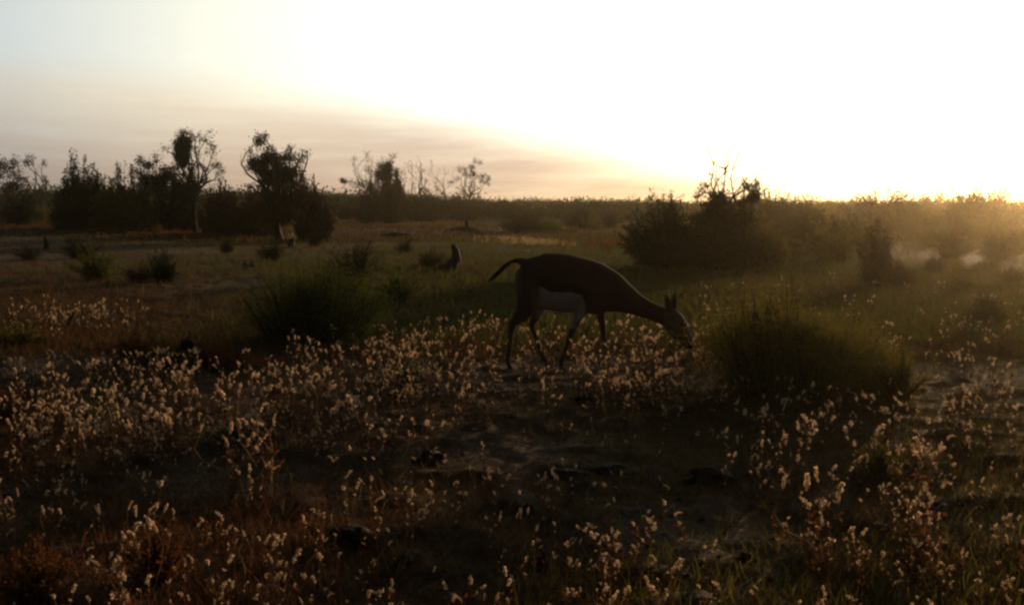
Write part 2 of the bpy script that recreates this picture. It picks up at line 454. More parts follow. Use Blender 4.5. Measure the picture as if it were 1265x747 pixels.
tree('thorn_bush', 'leggy thorn bush with slender raised tips and a side tuft', 'bush', 461, 272,
     [(437, 203, 3, 7, .35), (444, 214, 5, 8, .4), (453, 195, 3, 7, .4), (456, 210, 4, 8, .4), (434, 224, 4, 5, .55), (441, 232, 5, 5, .5), (448, 226, 6, 7, .5), (460, 222, 5, 9, .7), (460, 240, 9, 10, 1.1), (423, 224.5, 2.2, 2.2, 1.0)],
     'brown', trunk_r=.06, leaf=.11, seed=12, stems=2, twig=.013)
tree('thorn_bush', 'dense rusty brown upright bush in the middle of the thorn bushes', 'bush', 477, 274,
     [(469, 208, 4, 5, .9), (477, 208, 5, 6, 1.2), (474, 220, 7, 9, 1.6), (479, 232, 7, 9, 1.5), (473, 200, 1, 4, .3), (484, 200, 4, 3, .4), (488, 195, 3, 3, .3), (489, 218, 4, 6, .9), (492, 230, 6, 9, 1.2), (496, 242, 6, 8, 1.1), (480, 248, 12, 10, 1.4)],
     'brown', trunk_r=.07, leaf=.11, seed=13, stems=2, twig=.012)
tree('dead_tree', 'arching bare tree with fine drooping twigs beside the rusty bush', 'tree', 505, 272,
     [(504, 204, 4, 3, .2), (497, 214, 3, 5, .25), (499, 224, 4, 5, .25), (509, 209, 0, 0, 0), (510, 230, 4, 4, .25), (498, 240, 0, 0, 0)], 'brown', trunk_r=.05, leaf=.09, seed=14, twig=.011)
tree('dead_tree', 'bare forked tree with a thick crooked stem, centre left skyline', 'tree', 524, 270,
     [(520, 202, 0, 0, 0), (511, 206, 0, 0, 0), (518, 214, 0, 0, 0), (530, 226, 0, 0, 0), (522, 240, 7, 6, .7), (532, 242, 6, 6, .7), (512, 244, 6, 5, .7)], 'brown', fork=(518, 228), trunk_r=.075, leaf=.10, seed=15, twig=.015)
tree('dead_tree', 'pale spindly bare tree with looping branches, left of the leafy fork', 'tree', 552, 270,
     [(534, 206, 0, 0, 0), (530, 218, 0, 0, 0), (541, 214, 0, 0, 0), (552, 212, 0, 0, 0), (558, 216, 0, 0, 0), (546, 240, 5, 5, .5), (538, 228, 0, 0, 0)], 'brown', 'paletwig', fork=(548, 236), trunk_r=.045, leaf=.09, seed=16, twig=.009)
tree('leafy_tree', 'leafy little tree with a Y shaped trunk, last of the left skyline', 'tree', 577, 272,
     [(582, 204, 5, 5, .8), (586, 212, 5, 6, .8), (571, 209, 4, 4, .7), (576, 216, 6, 5, .8), (582, 222, 5, 6, .6), (598, 220, 5, 4, .8), (601, 225, 4, 4, .7), (593, 226, 4, 4, .6), (564, 232, 5, 6, .8), (569, 240, 7, 7, 1.0), (590, 246, 7, 5, .9)],
     'brown', fork=(581, 240), trunk_r=.09, leaf=.10, seed=17, twig=.011)
tree('dead_branched_bush', 'bush topped by tall leafless branches against the yellow sky', 'bush', 888, 334,
     [(877, 192, 0, 0, 0), (889, 196, 0, 0, 0), (899, 190, 0, 0, 0), (912, 187, 0, 0, 0), (906, 206, 0, 0, 0), (938, 211, 0, 0, 0), (872, 214, 0, 0, 0), (920, 222, 0, 0, 0), (924, 232, 6, 7, 1.0), (868, 238, 8, 6, .8), (916, 246, 12, 8, 1.1), (880, 250, 14, 9, 1.2),
      (900, 268, 18, 13, 1.4), (872, 280, 14, 14, 1.5), (922, 276, 14, 14, 1.2), (890, 298, 17, 14, 1.5), (916, 304, 14, 14, 1.3), (880, 316, 16, 12, 1.4)],
     'dark', fork=(890, 254), trunk_r=.035, leaf=.05, seed=19, stems=1, twig=.0065, spread=.3)
tree('small_tree', 'tiny pale arching tree far off under the sunset glow', 'tree', 1060, 262,
     [(1056, 236, 6, 3, .35), (1064, 240, 4, 4, .35), (1050, 241, 4, 3, .3), (1060, 248, 5, 5, .5)], 'straw', trunk_r=.08, leaf=.2, seed=20, twig=.02)
tree('small_tree', 'tiny pointed tree on the horizon right of the dead branches', 'tree', 996, 263,
     [(996, 240, 3, 4, .7), (993, 247, 5, 5, .9), (1001, 249, 5, 5, .8)], 'brown', trunk_r=.08, leaf=.2, seed=21, twig=.02)

# ------------------------------------------------------------------ nearer shrubs
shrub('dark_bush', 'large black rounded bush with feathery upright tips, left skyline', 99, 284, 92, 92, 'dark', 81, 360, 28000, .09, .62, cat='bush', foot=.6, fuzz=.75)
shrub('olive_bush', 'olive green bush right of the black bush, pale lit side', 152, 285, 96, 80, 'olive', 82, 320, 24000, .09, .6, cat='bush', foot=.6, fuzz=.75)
shrub('round_bush', 'round dense bush standing right of the tall tree', 276, 288, 64, 78, 'brown', 83, 240, 17000, .085, .68, cat='bush', foot=.6, fuzz=.35)
shrub('twiggy_bush', 'low twiggy bush leaning on the right of the forked tree', 388, 288, 58, 78, 'brown', 84, 200, 13000, .08, .7, cat='bush', foot=.6, fuzz=.3)
shrub('low_bush', 'low reddish brown bush under the left side of the forked tree', 318, 286, 72, 62, 'brown', 85, 190, 12000, .08, .6, cat='bush', foot=.6, fuzz=.3)
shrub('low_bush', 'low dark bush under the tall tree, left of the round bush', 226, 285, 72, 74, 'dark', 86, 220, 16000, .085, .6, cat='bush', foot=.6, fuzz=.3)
shrub('brushy_bush', 'loose brown thorny bush around the leggy one, centre left skyline', 455, 274, 62, 76, 'brown', 90, 90, 3200, .085, .6, cat='bush', foot=.3, fuzz=.5)
shrub('brushy_bush', 'full brown bush around the rusty upright one', 484, 275, 54, 74, 'brown', 91, 120, 6000, .085, .65, cat='bush', foot=.35, fuzz=.5)
shrub('brushy_bush', 'low brown bush at the foot of the two bare trees', 527, 274, 62, 44, 'brown', 92, 110, 4500, .085, .6, cat='bush', foot=.4, fuzz=.5)
shrub('brushy_bush', 'brown bush at the foot of the Y shaped leafy tree', 575, 274, 60, 52, 'brown', 93, 110, 4500, .085, .6, cat='bush', foot=.4, fuzz=.5)
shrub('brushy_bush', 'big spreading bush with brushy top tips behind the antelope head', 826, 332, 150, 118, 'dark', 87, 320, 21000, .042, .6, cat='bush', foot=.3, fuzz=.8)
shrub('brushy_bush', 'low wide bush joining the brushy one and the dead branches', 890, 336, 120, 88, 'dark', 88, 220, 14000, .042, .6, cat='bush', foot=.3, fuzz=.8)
shrub('brushy_bush', 'dull olive bush right of the dead branches, half in haze', 945, 330, 84, 70, 'olive', 89, 160, 9000, .045, .6, cat='bush', foot=.3, fuzz=.9)
shrub('green_shrub', 'large fine leaved olive shrub right of the antelope, nearest bush', 980, 486, 214, 148, 'olive', 31, 320, 60000, .015, .45, foot=.6, fuzz=1.7)
shrub('green_shrub', 'olive shrub growing into the right side of the largest bush', 1048, 474, 130, 96, 'olive', 51, 140, 20000, .015, .5, foot=.6, fuzz=1.6)
shrub('green_shrub', 'pale olive shrub behind the largest bush, top just showing', 945, 428, 110, 74, 'olive', 52, 120, 13000, .018, .5, foot=.6, fuzz=1.6)
shrub('green_shrub', 'small olive shrub at the right foot of the largest bush', 1108, 500, 90, 82, 'olive', 32, 60, 7000, .015, .5)
shrub('green_shrub', 'bushy shrub below the olive bush, close to right of nose', 922, 484, 66, 44, 'olive', 33, 50, 5000, .015, .5)
shrub('green_shrub', 'wide dark green shrub left of the antelope tail', 392, 420, 172, 108, 'green', 34, 220, 34000, .019, .45, foot=.6, fuzz=1.7)
shrub('green_shrub', 'low green shrub behind the wide one, nearer the stump', 492, 375, 75, 54, 'green', 35, 60, 6000, .024, .5)
shrub('green_shrub', 'low green shrub in front of the black bush at left', 122, 346, 90, 50, 'green', 36, 60, 6000, .028, .5)
shrub('dark_shrub', 'dark narrow shrub standing alone on the right plain', 1080, 354, 56, 98, 'dark', 37, 60, 6000, .030, .35)
shrub('dark_shrub', 'low dark shrub spreading at the foot of the lone narrow one', 1098, 352, 60, 34, 'dark', 38, 30, 2500, .028, .5)
shrub('herb_bush', 'rust red low bush at the left below the seed heads', 262, 455, 110, 42, 'rust', 39, 60, 4500, .016, .5)
shrub('herb_bush', 'rust red low bush left of the dark mound', 176, 446, 105, 44, 'rust', 40, 50, 4000, .016, .5)
shrub('herb_bush', 'small fresh green tuft among seed heads, lower left', 112, 530, 60, 44, 'green', 41, 36, 2500, .013, .5)
shrub('herb_bush', 'small fresh green tuft below the rust bush', 292, 555, 55, 44, 'green', 42, 36, 2400, .013, .5)
shrub('herb_bush', 'small green tuft left of the antelope hind leg', 506, 478, 56, 50, 'green', 43, 36, 2400, .014, .5)
shrub('herb_bush', 'rust brown leafy herb in the bottom left corner', 52, 742, 130, 92, 'rust', 44, 60, 3400, .012, .6)
shrub('herb_bush', 'rust brown leafy herb beside the bottom left pale tuft', 198, 716, 100, 86, 'rust', 45, 50, 3000, .012, .6)
shrub('herb_bush', 'rusty herb at the left edge above the corner herb', 12, 520, 80, 50, 'rust', 46, 36, 2400, .014, .5)
shrub('herb_bush', 'small olive tuft in the lower right by orange seed heads', 1084, 590, 70, 56, 'olive', 47, 36, 2400, .012, .5)
shrub('herb_bush', 'olive tuft low against the left edge behind the rust herbs', 30, 424, 100, 36, 'olive', 48, 40, 3000, .018, .5)

# shrubs of the middle distance: a few meshes, copied
SHV = []
for i, (mt, w_, h_) in enumerate([('olive', 2.2, 1.3), ('dark', 2.4, 1.5), ('green', 1.9, 1.1), ('brown', 2.0, 1.35), ('olive', 2.8, 1.2), ('dark', 1.6, 1.7)]):
    gt, gl = shrub_geo(rg_of(60 + i), w_, h_, 90, 5200, .07, .5)
    SHV.append((gt.mesh('branches', True), gl.mesh('foliage'), M[mt]))


def shrub_copy(k, loc, sc, rz, label, group):
    a, b_, mt = SHV[k]
    root = empty('plain_shrub', loc, rz); root.scale = (sc, sc, sc * random.uniform(.85, 1.15)); tag(root, label, 'shrub', group)
    link('branches', a, M['bark'], root); link('foliage', b_, mt, root)


random.seed(9)
belts = [
    (10, 560, 302, 352, 10, (.20, .36), 'small dull shrub scattered on the open plain at the left', 'small shrubs on the left plain'),
    (1090, 1265, 335, 405, 7, (.16, .28), 'small hazy shrub scattered on the open plain at the right', 'small shrubs on the right plain'),
    # px0, px1, py0, py1, count, scale, label, group
    (930, 1270, 264, 292, 60, (.75, 1.3), 'hazy olive shrub in the belt right of the dead branches', 'hazy shrubs on the right plain'),
    (935, 1060, 292, 322, 11, (.45, .75), 'dark shrub in the cluster below the hazy belt', 'shrubs below the hazy belt'),
    (1130, 1270, 292, 322, 7, (.35, .6), 'sunlit low shrub near the right edge of the plain', 'low shrubs at the right edge'),
    (600, 800, 261, 272, 30, (.8, 1.25), 'dark green shrub in the belt beyond the antelope back', 'shrubs beyond the antelope'),
    (640, 780, 276, 290, 8, (.45, .8), 'low yellowish shrub at the front of the belt beyond the antelope', 'front shrubs beyond the antelope'),
    (0, 66, 262, 280, 8, (.6, .9), 'dark shrub below the two small trees at the far left', 'shrubs at the far left'),
    (405, 600, 262, 276, 18, (.5, .85), 'brown shrub at the foot of the thorn bushes', 'shrubs under the thorn bushes'),
]
for (x0, x1, y0, y1, n, sc, lab, grp) in belts:
    for k in range(n):
        px = x0 + (x1 - x0) * (k + random.random()) / n; py = random.uniform(y0, y1)
        P_ = at(px, py)
        s = random.uniform(*sc) * (1.0 if P_.y < 45 else 1.15)
        shrub_copy(random.choice([0, 1, 1, 2, 5, 5, 3] if 'olive' in lab or 'yellow' in lab or 'green' in lab else [1, 3, 3, 5, 0]), P_ - Vector((0, 0, .03)), s, random.uniform(0, 6.28), lab, grp)

# far scrub: one mass that nobody could count
g = Geo(); rg = rg_of(77)
gl_all = []
for k in range(1500):
    y = rg.uniform(62, 260); x = rg.uniform(-.62, .62) * y
    w_ = rg.uniform(2, 6); h_ = rg.uniform(.8, 1.5) * (1 + (y - 60) / 260) * (1.25 if x < -.05 * y else 1.0) * (1.3 if rg.random() < .06 else 1)
    if x / y < -.15: h_ *= 1.15
    n = 380
    C = rg.normal(size=(n, 3)) * np.array([w_ * .25, w_ * .25, h_ * .22]); C[:, 2] = np.abs(C[:, 2] + h_ * .45)
    C[:, 2] = np.minimum(C[:, 2], h_ * rg.uniform(.85, 1.1, n))
    C += np.array([x, y, float(gh(x, y))]); gl_all.append(C)
g.leaves(np.concatenate(gl_all), .22, .12, .6, rg)
fs = link('far_scrub', g.mesh('far_scrub'), M['dark']); tag(fs, 'dark line of low scrub along the whole horizon', 'scrub', kind='stuff')

# ------------------------------------------------------------------ woolly herbs
def spike(gw, rg, p, d, L, r, fluff=26):
    """curved woolly seed spike: knobbly core with soft bristles"""
    d = np.array(d, float); d /= np.linalg.norm(d)
    bend = rg.normal(size=3); bend[2] = -abs(bend[2]) * .9; bend *= .35 * L
    u = np.linspace(0, 1, 7)[:, None]
    pts = np.array(p) + d * L * u + bend * u ** 2
    prof = np.array([.35, .85, 1.0, .9, .95, .7, .18]) * rg.uniform(.8, 1.2, 7)
    gw.tube(pts, r * .5 * prof, 5)
    uu = rg.uniform(.02, .98, fluff); idx = np.clip((uu * 6).astype(int), 0, 5); fr = (uu * 6 - idx)[:, None]
    C = pts[idx] * (1 - fr) + pts[idx + 1] * fr; o_ = rg.normal(size=(fluff, 3)); o_ /= np.linalg.norm(o_, axis=1)[:, None]
    C = C + o_ * r * .75 * prof[idx][:, None]
    gw.leaves(C, r * 1.35, r * .75, .3, rg)


def herb_geo(rg, nst, H, det=1.0, sp_len=.045, sp_r=.008, leafy=14):
    out_ = []
    for k in range(nst):
        gs, gl, sp = Geo(), Geo(), []
        a = rg.uniform(0, 6.28); h = H * rg.uniform(.6, 1.05); q = rg.uniform(.05, .45) * h
        e = np.array([math.cos(a) * q, math.sin(a) * q, h])
        pts = limb(gs, rg, (0, 0, -.01), e, .0022, .0012, .06, 6, 3)
        d = pts[-1] - pts[-2]
        gw = Geo(); sp.append(gw); d = d / np.linalg.norm(d) + np.array([0, 0, .8])
        spike(gw, rg, pts[-1], d + rg.normal(size=3) * .2, sp_len * rg.uniform(.6, 1.5), sp_r * rg.uniform(.75, 1.3), int(26 * det))
        for j in range(rg.integers(0, 3)):
            b0 = pts[rg.integers(2, 6)]; dd = rg.normal(size=3); dd[2] = abs(dd[2]) + 1.2
            gw = Geo(); sp.append(gw)
            spike(gw, rg, b0, dd, sp_len * rg.uniform(.35, .8), sp_r * rg.uniform(.6, .95), int(16 * det))
        C = pts[rg.integers(1, 5, leafy)] + rg.normal(size=(leafy, 3)) * .012
        gl.leaves(C, .018, .007, .6, rg)
        out_.append((gs, gl, sp))
    return out_


def herb_variant(parts):
    res = []
    for gs, gl, sp in parts:
        res.append((gs.mesh('stem'), gl.mesh('leaves'), [q.mesh('seed_head') for q in sp]))
    return res, parts


HV = []
for i in range(12):
    rg = rg_of(200 + i)
    HV.append(herb_variant(herb_geo(rg, int(rg.integers(1, 4)), rg.uniform(.12, .22), 1.25, .027, .0054)))
BIG = []
for i in range(5):
    rg = rg_of(240 + i)
    BIG.append(herb_variant(herb_geo(rg, int(rg.integers(4, 8)), rg.uniform(.24, .34), 1.5, .036, .0062, 18)))


def herb_obj(v, loc, sc, rz, label, group=None, leafm='rust'):
    root = empty('woolly_herb', loc, rz); root.scale = (sc, sc, sc); tag(root, label, 'herb', group)
    root.rotation_euler = (random.uniform(-.15, .15), random.uniform(-.2, .2), rz)
    for ms, ml, mh in v[0]:
        st_ = link('stem', ms, M['stem'], root)
        link('leaves', ml, M[leafm], st_)
        for q in mh: link('seed_head', q, M['wool'], st_)


named = [
    (60, 548, 0, 1.0, 'tall herb with a cone of pale spikes near the left edge'),
    (122, 545, 1, .8, 'single slim pale spiked herb right of the cone shaped herb'),
    (152, 540, 2, .9, 'leaning pale herb beside the slim spiked one'),
    (334, 556, 3, 1.0, 'tall branching pale herb at the right of the left foreground'),
    (285, 565, 4, .8, 'grey pale herb just left of the tall branching herb'),
    (188, 676, 1, .8, 'pale tent shaped seed herb low in the left foreground'),
    (168, 648, 2, .6, 'herb with two bright egg shaped heads, lower left'),
    (12, 642, 3, .6, 'orange lit seed herb on the left edge, lower part'),
    (328, 722, 4, .6, 'two pale pointed heads at the bottom, left of centre'),
    (680, 600, 0, .6, 'upright lone seed herb in the central bare ground'),
    (594, 592, 1, .55, 'small pale seed herb left of the central lone one'),
    (1142, 580, 2, .8, 'tall pale herb leaning in the right foreground'),
    (1128, 650, 3, .95, 'orange lit seed herb low on the right'),
    (1020, 655, 4, .9, 'straw coloured herb clump left of the orange lit one'),
    (1110, 420, 0, .7, 'pale herb behind the small olive shrub on the right'),
    (640, 650, 2, .5, 'pale herb bent over in the lower centre'),
]
for i, (px, py, v, sc, lab) in enumerate(named):
    herb_obj(BIG[v], at(px, py + 12, .12 * sc), sc, random.uniform(0, 6.28), lab, None, 'rust' if px < 500 else 'olive')

zones = [
    (470, 880, 398, 484, 580, 'sunlit', 'small glowing seed herb under the antelope', 'glowing herbs under the antelope'),
    (0, 330, 440, 530, 330, 'n', 'pinkish seed herb in the dense band at the left', 'dense band of herbs at the left'),
    (0, 170, 372, 400, 90, 'n', 'glowing seed herb in the far row at the left', 'far row of herbs at the left'),
    (330, 520, 405, 520, 180, 'n', 'seed herb between the left band and the antelope', 'herbs left of the antelope'),
    (0, 360, 525, 740, 110, 'n', 'pale seed herb in the left foreground', 'herbs in the left foreground'),
    (360, 560, 500, 740, 75, 'n', 'scattered seed herb in the centre left foreground', 'herbs in the centre left foreground'),
    (560, 880, 490, 740, 95, 'n', 'scattered seed herb on the bare central ground', 'herbs on the bare central ground'),
    (880, 1265, 480, 560, 110, 'r', 'greyish seed herb right of the big olive shrub', 'herbs around the olive shrub'),
    (930, 1200, 560, 745, 95, 'r', 'seed herb in the right foreground patch', 'herbs in the right foreground patch'),
    (1200, 1265, 560, 745, 22, 'r', 'seed herb at the bottom right edge', 'herbs at the bottom right edge'),
    (860, 1265, 345, 480, 190, 'r', 'small hazy seed herb on the right plain', 'herbs on the right plain'),
]
allp = []
random.seed(21)
for zi, (x0, x1, y0, y1, n, kd, lab, grp) in enumerate(zones):
    cl = [(random.uniform(x0, x1), random.uniform(y0, y1)) for _ in range(max(4, n // 9))]
    for k in range(n):
        if random.random() < .4:
            c_ = random.choice(cl); sg = (x1 - x0) * .06 + 14
            px, py = random.gauss(c_[0], sg), random.gauss(c_[1], 9)
        else: px, py = random.uniform(x0, x1), random.uniform(y0, y1)
        px = min(max(px, x0 - 8), x1 + 8); py = min(max(py, y0 - 3), y1 + 10)
        h = random.uniform(.08, .16)
        if (abs(px - 630) < 15 and 418 < py < 500) or (abs(px - 697) < 11 and 412 < py < 490): continue
        P_ = at(px, py, h)
        allp.append((P_, zi, random.randrange(12), random.uniform(.55, 1.05) * (1.05 if kd == 'sunlit' else (.70 if y0 > 480 else 1.0)), random.uniform(0, 6.28)))
near = sorted(range(len(allp)), key=lambda i: allp[i][0].y)[:284]
near = set(near)
rest = {}
for i, (P_, zi, v, sc, rz) in enumerate(allp):
    z = zones[zi]
    if i in near:
        herb_obj(HV[v], P_ - Vector((0, 0, .004)), sc, rz, z[6], z[7], 'rust' if z[5] == 'n' else 'olive')
    else:
        Mx = Matrix.Translation(P_) @ Matrix.Rotation(rz, 4, 'Z') @ Matrix.Rotation(random.uniform(-.25, .25), 4, 'X') @ Matrix.Scale(sc, 4)
        r = rest.setdefault('all', (Geo(), Geo(), Geo()))
        for gs, gl, sp in HV[v][1]:
            r[0].merge(gs, Mx); r[2].merge(gl, Mx)
            for q in sp: r[1].merge(q, Mx)
r = rest['all']
hm = link('seed_herb_cover', r[1].mesh('seed_herb_cover'), M['wool']); tag(hm, 'mass of small pale seed heads glowing in the low sun', 'herbs', kind='stuff')
link('stems', r[0].mesh('stems'), M['stem'], hm); link('leaves', r[2].mesh('leaves'), M['brown'], hm)


# ------------------------------------------------------------------ grass and litter (uncountable)
def blades(pos, h, w_, rg, lean=.5):
    n = len(pos)
    a = rg.uniform(0, 2 * np.pi, n); H = h * rg.uniform(.5, 1.3, n)
    side = np.stack([np.cos(a), np.sin(a), np.zeros(n)], 1) * (w_ * rg.uniform(.6, 1.3, n))[:, None]
    b_ = rg.normal(size=(n, 3)) * lean; b_[:, 2] = 1; b_ /= np.linalg.norm(b_, axis=1)[:, None]
    mid = pos + b_ * H[:, None] * .55; b2 = b_ + rg.normal(size=(n, 3)) * lean * .6; tip = mid + b2 * H[:, None] * .5
    V = np.stack([pos - side * .5, pos + side * .5, mid + side * .35, mid - side * .35, tip], 1).reshape(-1, 3)
    i = np.arange(n)[:, None] * 5
    return V, i + np.array([[0, 1, 2, 3]]), i + np.array([[3, 2, 4]])


def scatter(n, fmask, rg, y0=2.0, y1=20.0, pw=1.0, az_=.56):
    u = rg.uniform(0, 1, n * 3); y = y0 * (y1 / y0) ** (u ** pw); x = rg.uniform(-az_, az_, n * 3) * y
    pxs = CX + x / y * F_PX
    k = rg.random(n * 3) < fmask(x, y, pxs)
    x, y = x[k][:n], y[k][:n]
    return np.stack([x, y, gh(x, y) - .004], 1)


def patchy(seed, sc, lo, hi):
    return lambda x, y, p: np.clip((vnoise(x / sc, y / sc, seed) - lo) / (hi - lo), 0, 1)


def grass(name, mat, pos, h, w_, rg, label, lean=.5):
    V, Fq, Ft = blades(pos, h, w_, rg, lean)
    o = link(name, mesh_np(name, V, [Fq, Ft]), M[mat]); tag(o, label, 'grass', kind='stuff'); return o


rg = rg_of(300)
f = patchy(21, .5, .05, .6)
grass('dry_grass', 'drygrass', scatter(120000, f, rg, 2.0, 14), .034, .0030, rg, 'short dry brown grass over the foreground earth', .9)
f2 = patchy(22, .6, .35, .75)
grass('red_grass', 'redgrass', scatter(22000, lambda x, y, p: f2(x, y, p) * np.clip((640 - p) / 260, .03, 1), rg, 2.2, 12), .055, .0030, rg, 'reddish withered grass, mostly over the left foreground', .8)
f3 = patchy(23, .8, .1, .6)
grass('green_grass', 'olive', scatter(34000, lambda x, y, p: f3(x, y, p) * np.clip((p - 380) / 420, .12, 1), rg, 2.2, 22), .050, .0034, rg, 'thin olive green growth, mostly over the right side', .8)
grass('plain_grass', 'drygrass', scatter(130000, patchy(24, 3.0, .0, .5), rg, 6.5, 60, .9), .075, .009, rg, 'dry grass over the plain behind the antelope', .6)
grass('plain_herbage', 'green', scatter(90000, lambda x, y, p: np.clip((vnoise(x / 4, y / 4, 25) - .1) / .45, 0, 1) * np.clip((p + 150) / 900, .1, 1), rg, 7, 60, .8), .10, .013, rg, 'olive herbage over the plain behind the antelope', .7)


grass('far_grass', 'drygrass', scatter(60000, patchy(27, 6.0, .0, .4), rg, 26, 150, .9), .13, .05, rg, 'dull grass over the far plain below the scrub line', .6)


def strip(name, x0, x1, yy, n, h, mat, label, rg):
    """a strip of taller pale grass that catches the sun; yy(px) gives its line"""
    P_ = []
    for k in range(n):
        px = (x0 + x1) / 2 + np.clip(rg.normal(), -2.2, 2.2) * (x1 - x0) * .27
        if vnoise(np.array(px / 9.0), np.array(.5), 31) < .3 and rg.random() < .7: continue
        b_ = at(px, yy(px) + rg.normal() * 1.8)
        P_.append((b_.x, b_.y, b_.z - .01))
    return grass(name, mat, np.array(P_), h, .02 if h > .1 else .004, rg, label, .5)


strip('red_grass', 140, 330, lambda p: 446 + (p % 17) * .5, 2600, .07, 'redgrass', 'rusty grass around the dark mound at the left', rg)
strip('red_grass', 0, 120, lambda p: 408 + (p % 13) * 1.2, 2200, .07, 'redgrass', 'rusty grass at the left edge above the seed heads', rg)
strip('pale_grass', 596, 700, lambda p: 297 + (p - 596) * .05, 1500, .12, 'straw', 'pale sunlit grass strip above the antelope back', rg)
strip('pale_grass', 172, 300, lambda p: 291, 1600, .16, 'redgrass', 'reddish sunlit grass strip below the left bushes', rg)
strip('pale_grass', 360, 402, lambda p: 288, 500, .16, 'straw', 'short pale grass patch below the twiggy bush', rg)
strip('pale_grass', 700, 800, lambda p: 303, 900, .14, 'redgrass', 'rust coloured grass strip just right of the pale strip', rg)

g = Geo()
pos = scatter(14000, patchy(26, .4, .1, .8), rg, 2.0, 9); pos[:, 2] += .008
g.leaves(pos, .016, .006, 0, rg)
lt = link('leaf_litter', g.mesh('leaf_litter'), M['drygrass']); tag(lt, 'fallen leaves and chaff lying on the earth', 'litter', kind='stuff')
g = Geo(); pos = scatter(5000, patchy(28, .3, .3, .8), rg, 2.0, 9)
oc = np.array([[1, 0, 0], [-1, 0, 0], [0, 1, 0], [0, -1, 0], [0, 0, 1], [0, 0, -1.0]]); of = np.array([[0, 2, 4], [2, 1, 4], [1, 3, 4], [3, 0, 4], [2, 0, 5], [1, 2, 5], [3, 1, 5], [0, 3, 5]])
npb = len(pos); rad = rg.lognormal(-5.05, .45, npb)[:, None, None]
Vp = (pos[:, None] + (oc[None] + rg.normal(size=(npb, 6, 3)) * .22) * rad * np.array([1.3, 1.0, .7])).reshape(-1, 3)
g.add(Vp, (np.arange(npb)[:, None, None] * 6 + of[None]).reshape(-1, 3))
pb = link('gravel', g.mesh('gravel'), M['clod']); tag(pb, 'dark grit and droppings scattered on the earth', 'gravel', kind='stuff')
g = Geo()
for k in range(260):
    y = 2.2 * (9 / 2.2) ** rg.uniform(0, 1); x = rg.uniform(-.52, .52) * y; a = rg.uniform(0, 6.28); L = rg.uniform(.04, .16)
    z = float(gh(x, y)) + .006
    e = (x + math.cos(a) * L, y + math.sin(a) * L, float(gh(x + math.cos(a) * L, y + math.sin(a) * L)) + rg.uniform(.004, .02))
    limb(g, rg, (x, y, z), e, .002, .0012, .06, 4, 4)
tw = link('twig_litter', g.mesh('twig_litter'), M['paletwig']); tag(tw, 'thin broken twigs strewn over the earth', 'twigs', kind='stuff')


# ------------------------------------------------------------------ dark clods, stumps, sticks
def lump_mesh(rg, rx, ry, rz, seg=22, ring=14, amp=.42):
    u = np.linspace(0, 2 * np.pi, seg, endpoint=False); v = np.linspace(-np.pi / 2, np.pi / 2, ring)
    U, Vv = np.meshgrid(u, v); D = np.stack([np.cos(Vv) * np.cos(U), np.cos(Vv) * np.sin(U), np.sin(Vv)], -1)
    s = int(rg.integers(1, 999))
    k = 1 + amp * (vnoise(D[..., 0] * 2.1 + D[..., 2] * 1.7 + 9, D[..., 1] * 2.1 + D[..., 2] + 9, s) - .5) * 2 + amp * .5 * (vnoise(D[..., 0] * 6 + 20 + D[..., 2] * 5, D[..., 1] * 6 + 20, s + 1) - .5) * 2
    P_ = (D * k[..., None] * np.array([rx, ry, rz])).reshape(-1, 3)
    F = [(i * seg + j, i * seg + (j + 1) % seg, (i + 1) * seg + (j + 1) % seg, (i + 1) * seg + j) for i in range(ring - 1) for j in range(seg)]
    return mesh_np('clod', P_, np.array(F), True)


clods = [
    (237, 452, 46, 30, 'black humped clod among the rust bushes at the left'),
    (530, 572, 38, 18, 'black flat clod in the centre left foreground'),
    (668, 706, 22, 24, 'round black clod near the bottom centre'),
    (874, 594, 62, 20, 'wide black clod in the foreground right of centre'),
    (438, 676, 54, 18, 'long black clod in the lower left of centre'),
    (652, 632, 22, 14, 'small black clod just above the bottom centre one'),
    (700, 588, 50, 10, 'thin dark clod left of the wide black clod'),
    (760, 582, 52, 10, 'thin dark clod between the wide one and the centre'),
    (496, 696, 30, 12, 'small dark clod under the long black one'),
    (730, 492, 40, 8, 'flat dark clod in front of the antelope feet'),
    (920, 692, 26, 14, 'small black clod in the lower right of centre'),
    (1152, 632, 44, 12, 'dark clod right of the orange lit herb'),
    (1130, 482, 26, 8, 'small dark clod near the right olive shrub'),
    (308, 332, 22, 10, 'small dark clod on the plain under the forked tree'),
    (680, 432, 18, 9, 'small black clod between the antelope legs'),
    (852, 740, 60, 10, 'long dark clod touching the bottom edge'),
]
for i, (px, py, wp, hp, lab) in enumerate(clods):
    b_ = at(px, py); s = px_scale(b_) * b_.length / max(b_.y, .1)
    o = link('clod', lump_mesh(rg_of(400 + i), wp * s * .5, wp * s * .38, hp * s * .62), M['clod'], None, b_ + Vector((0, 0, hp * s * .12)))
    tag(o, lab, 'clod'); o.rotation_euler = (0, 0, (i * 1.3) % .8 - .4)


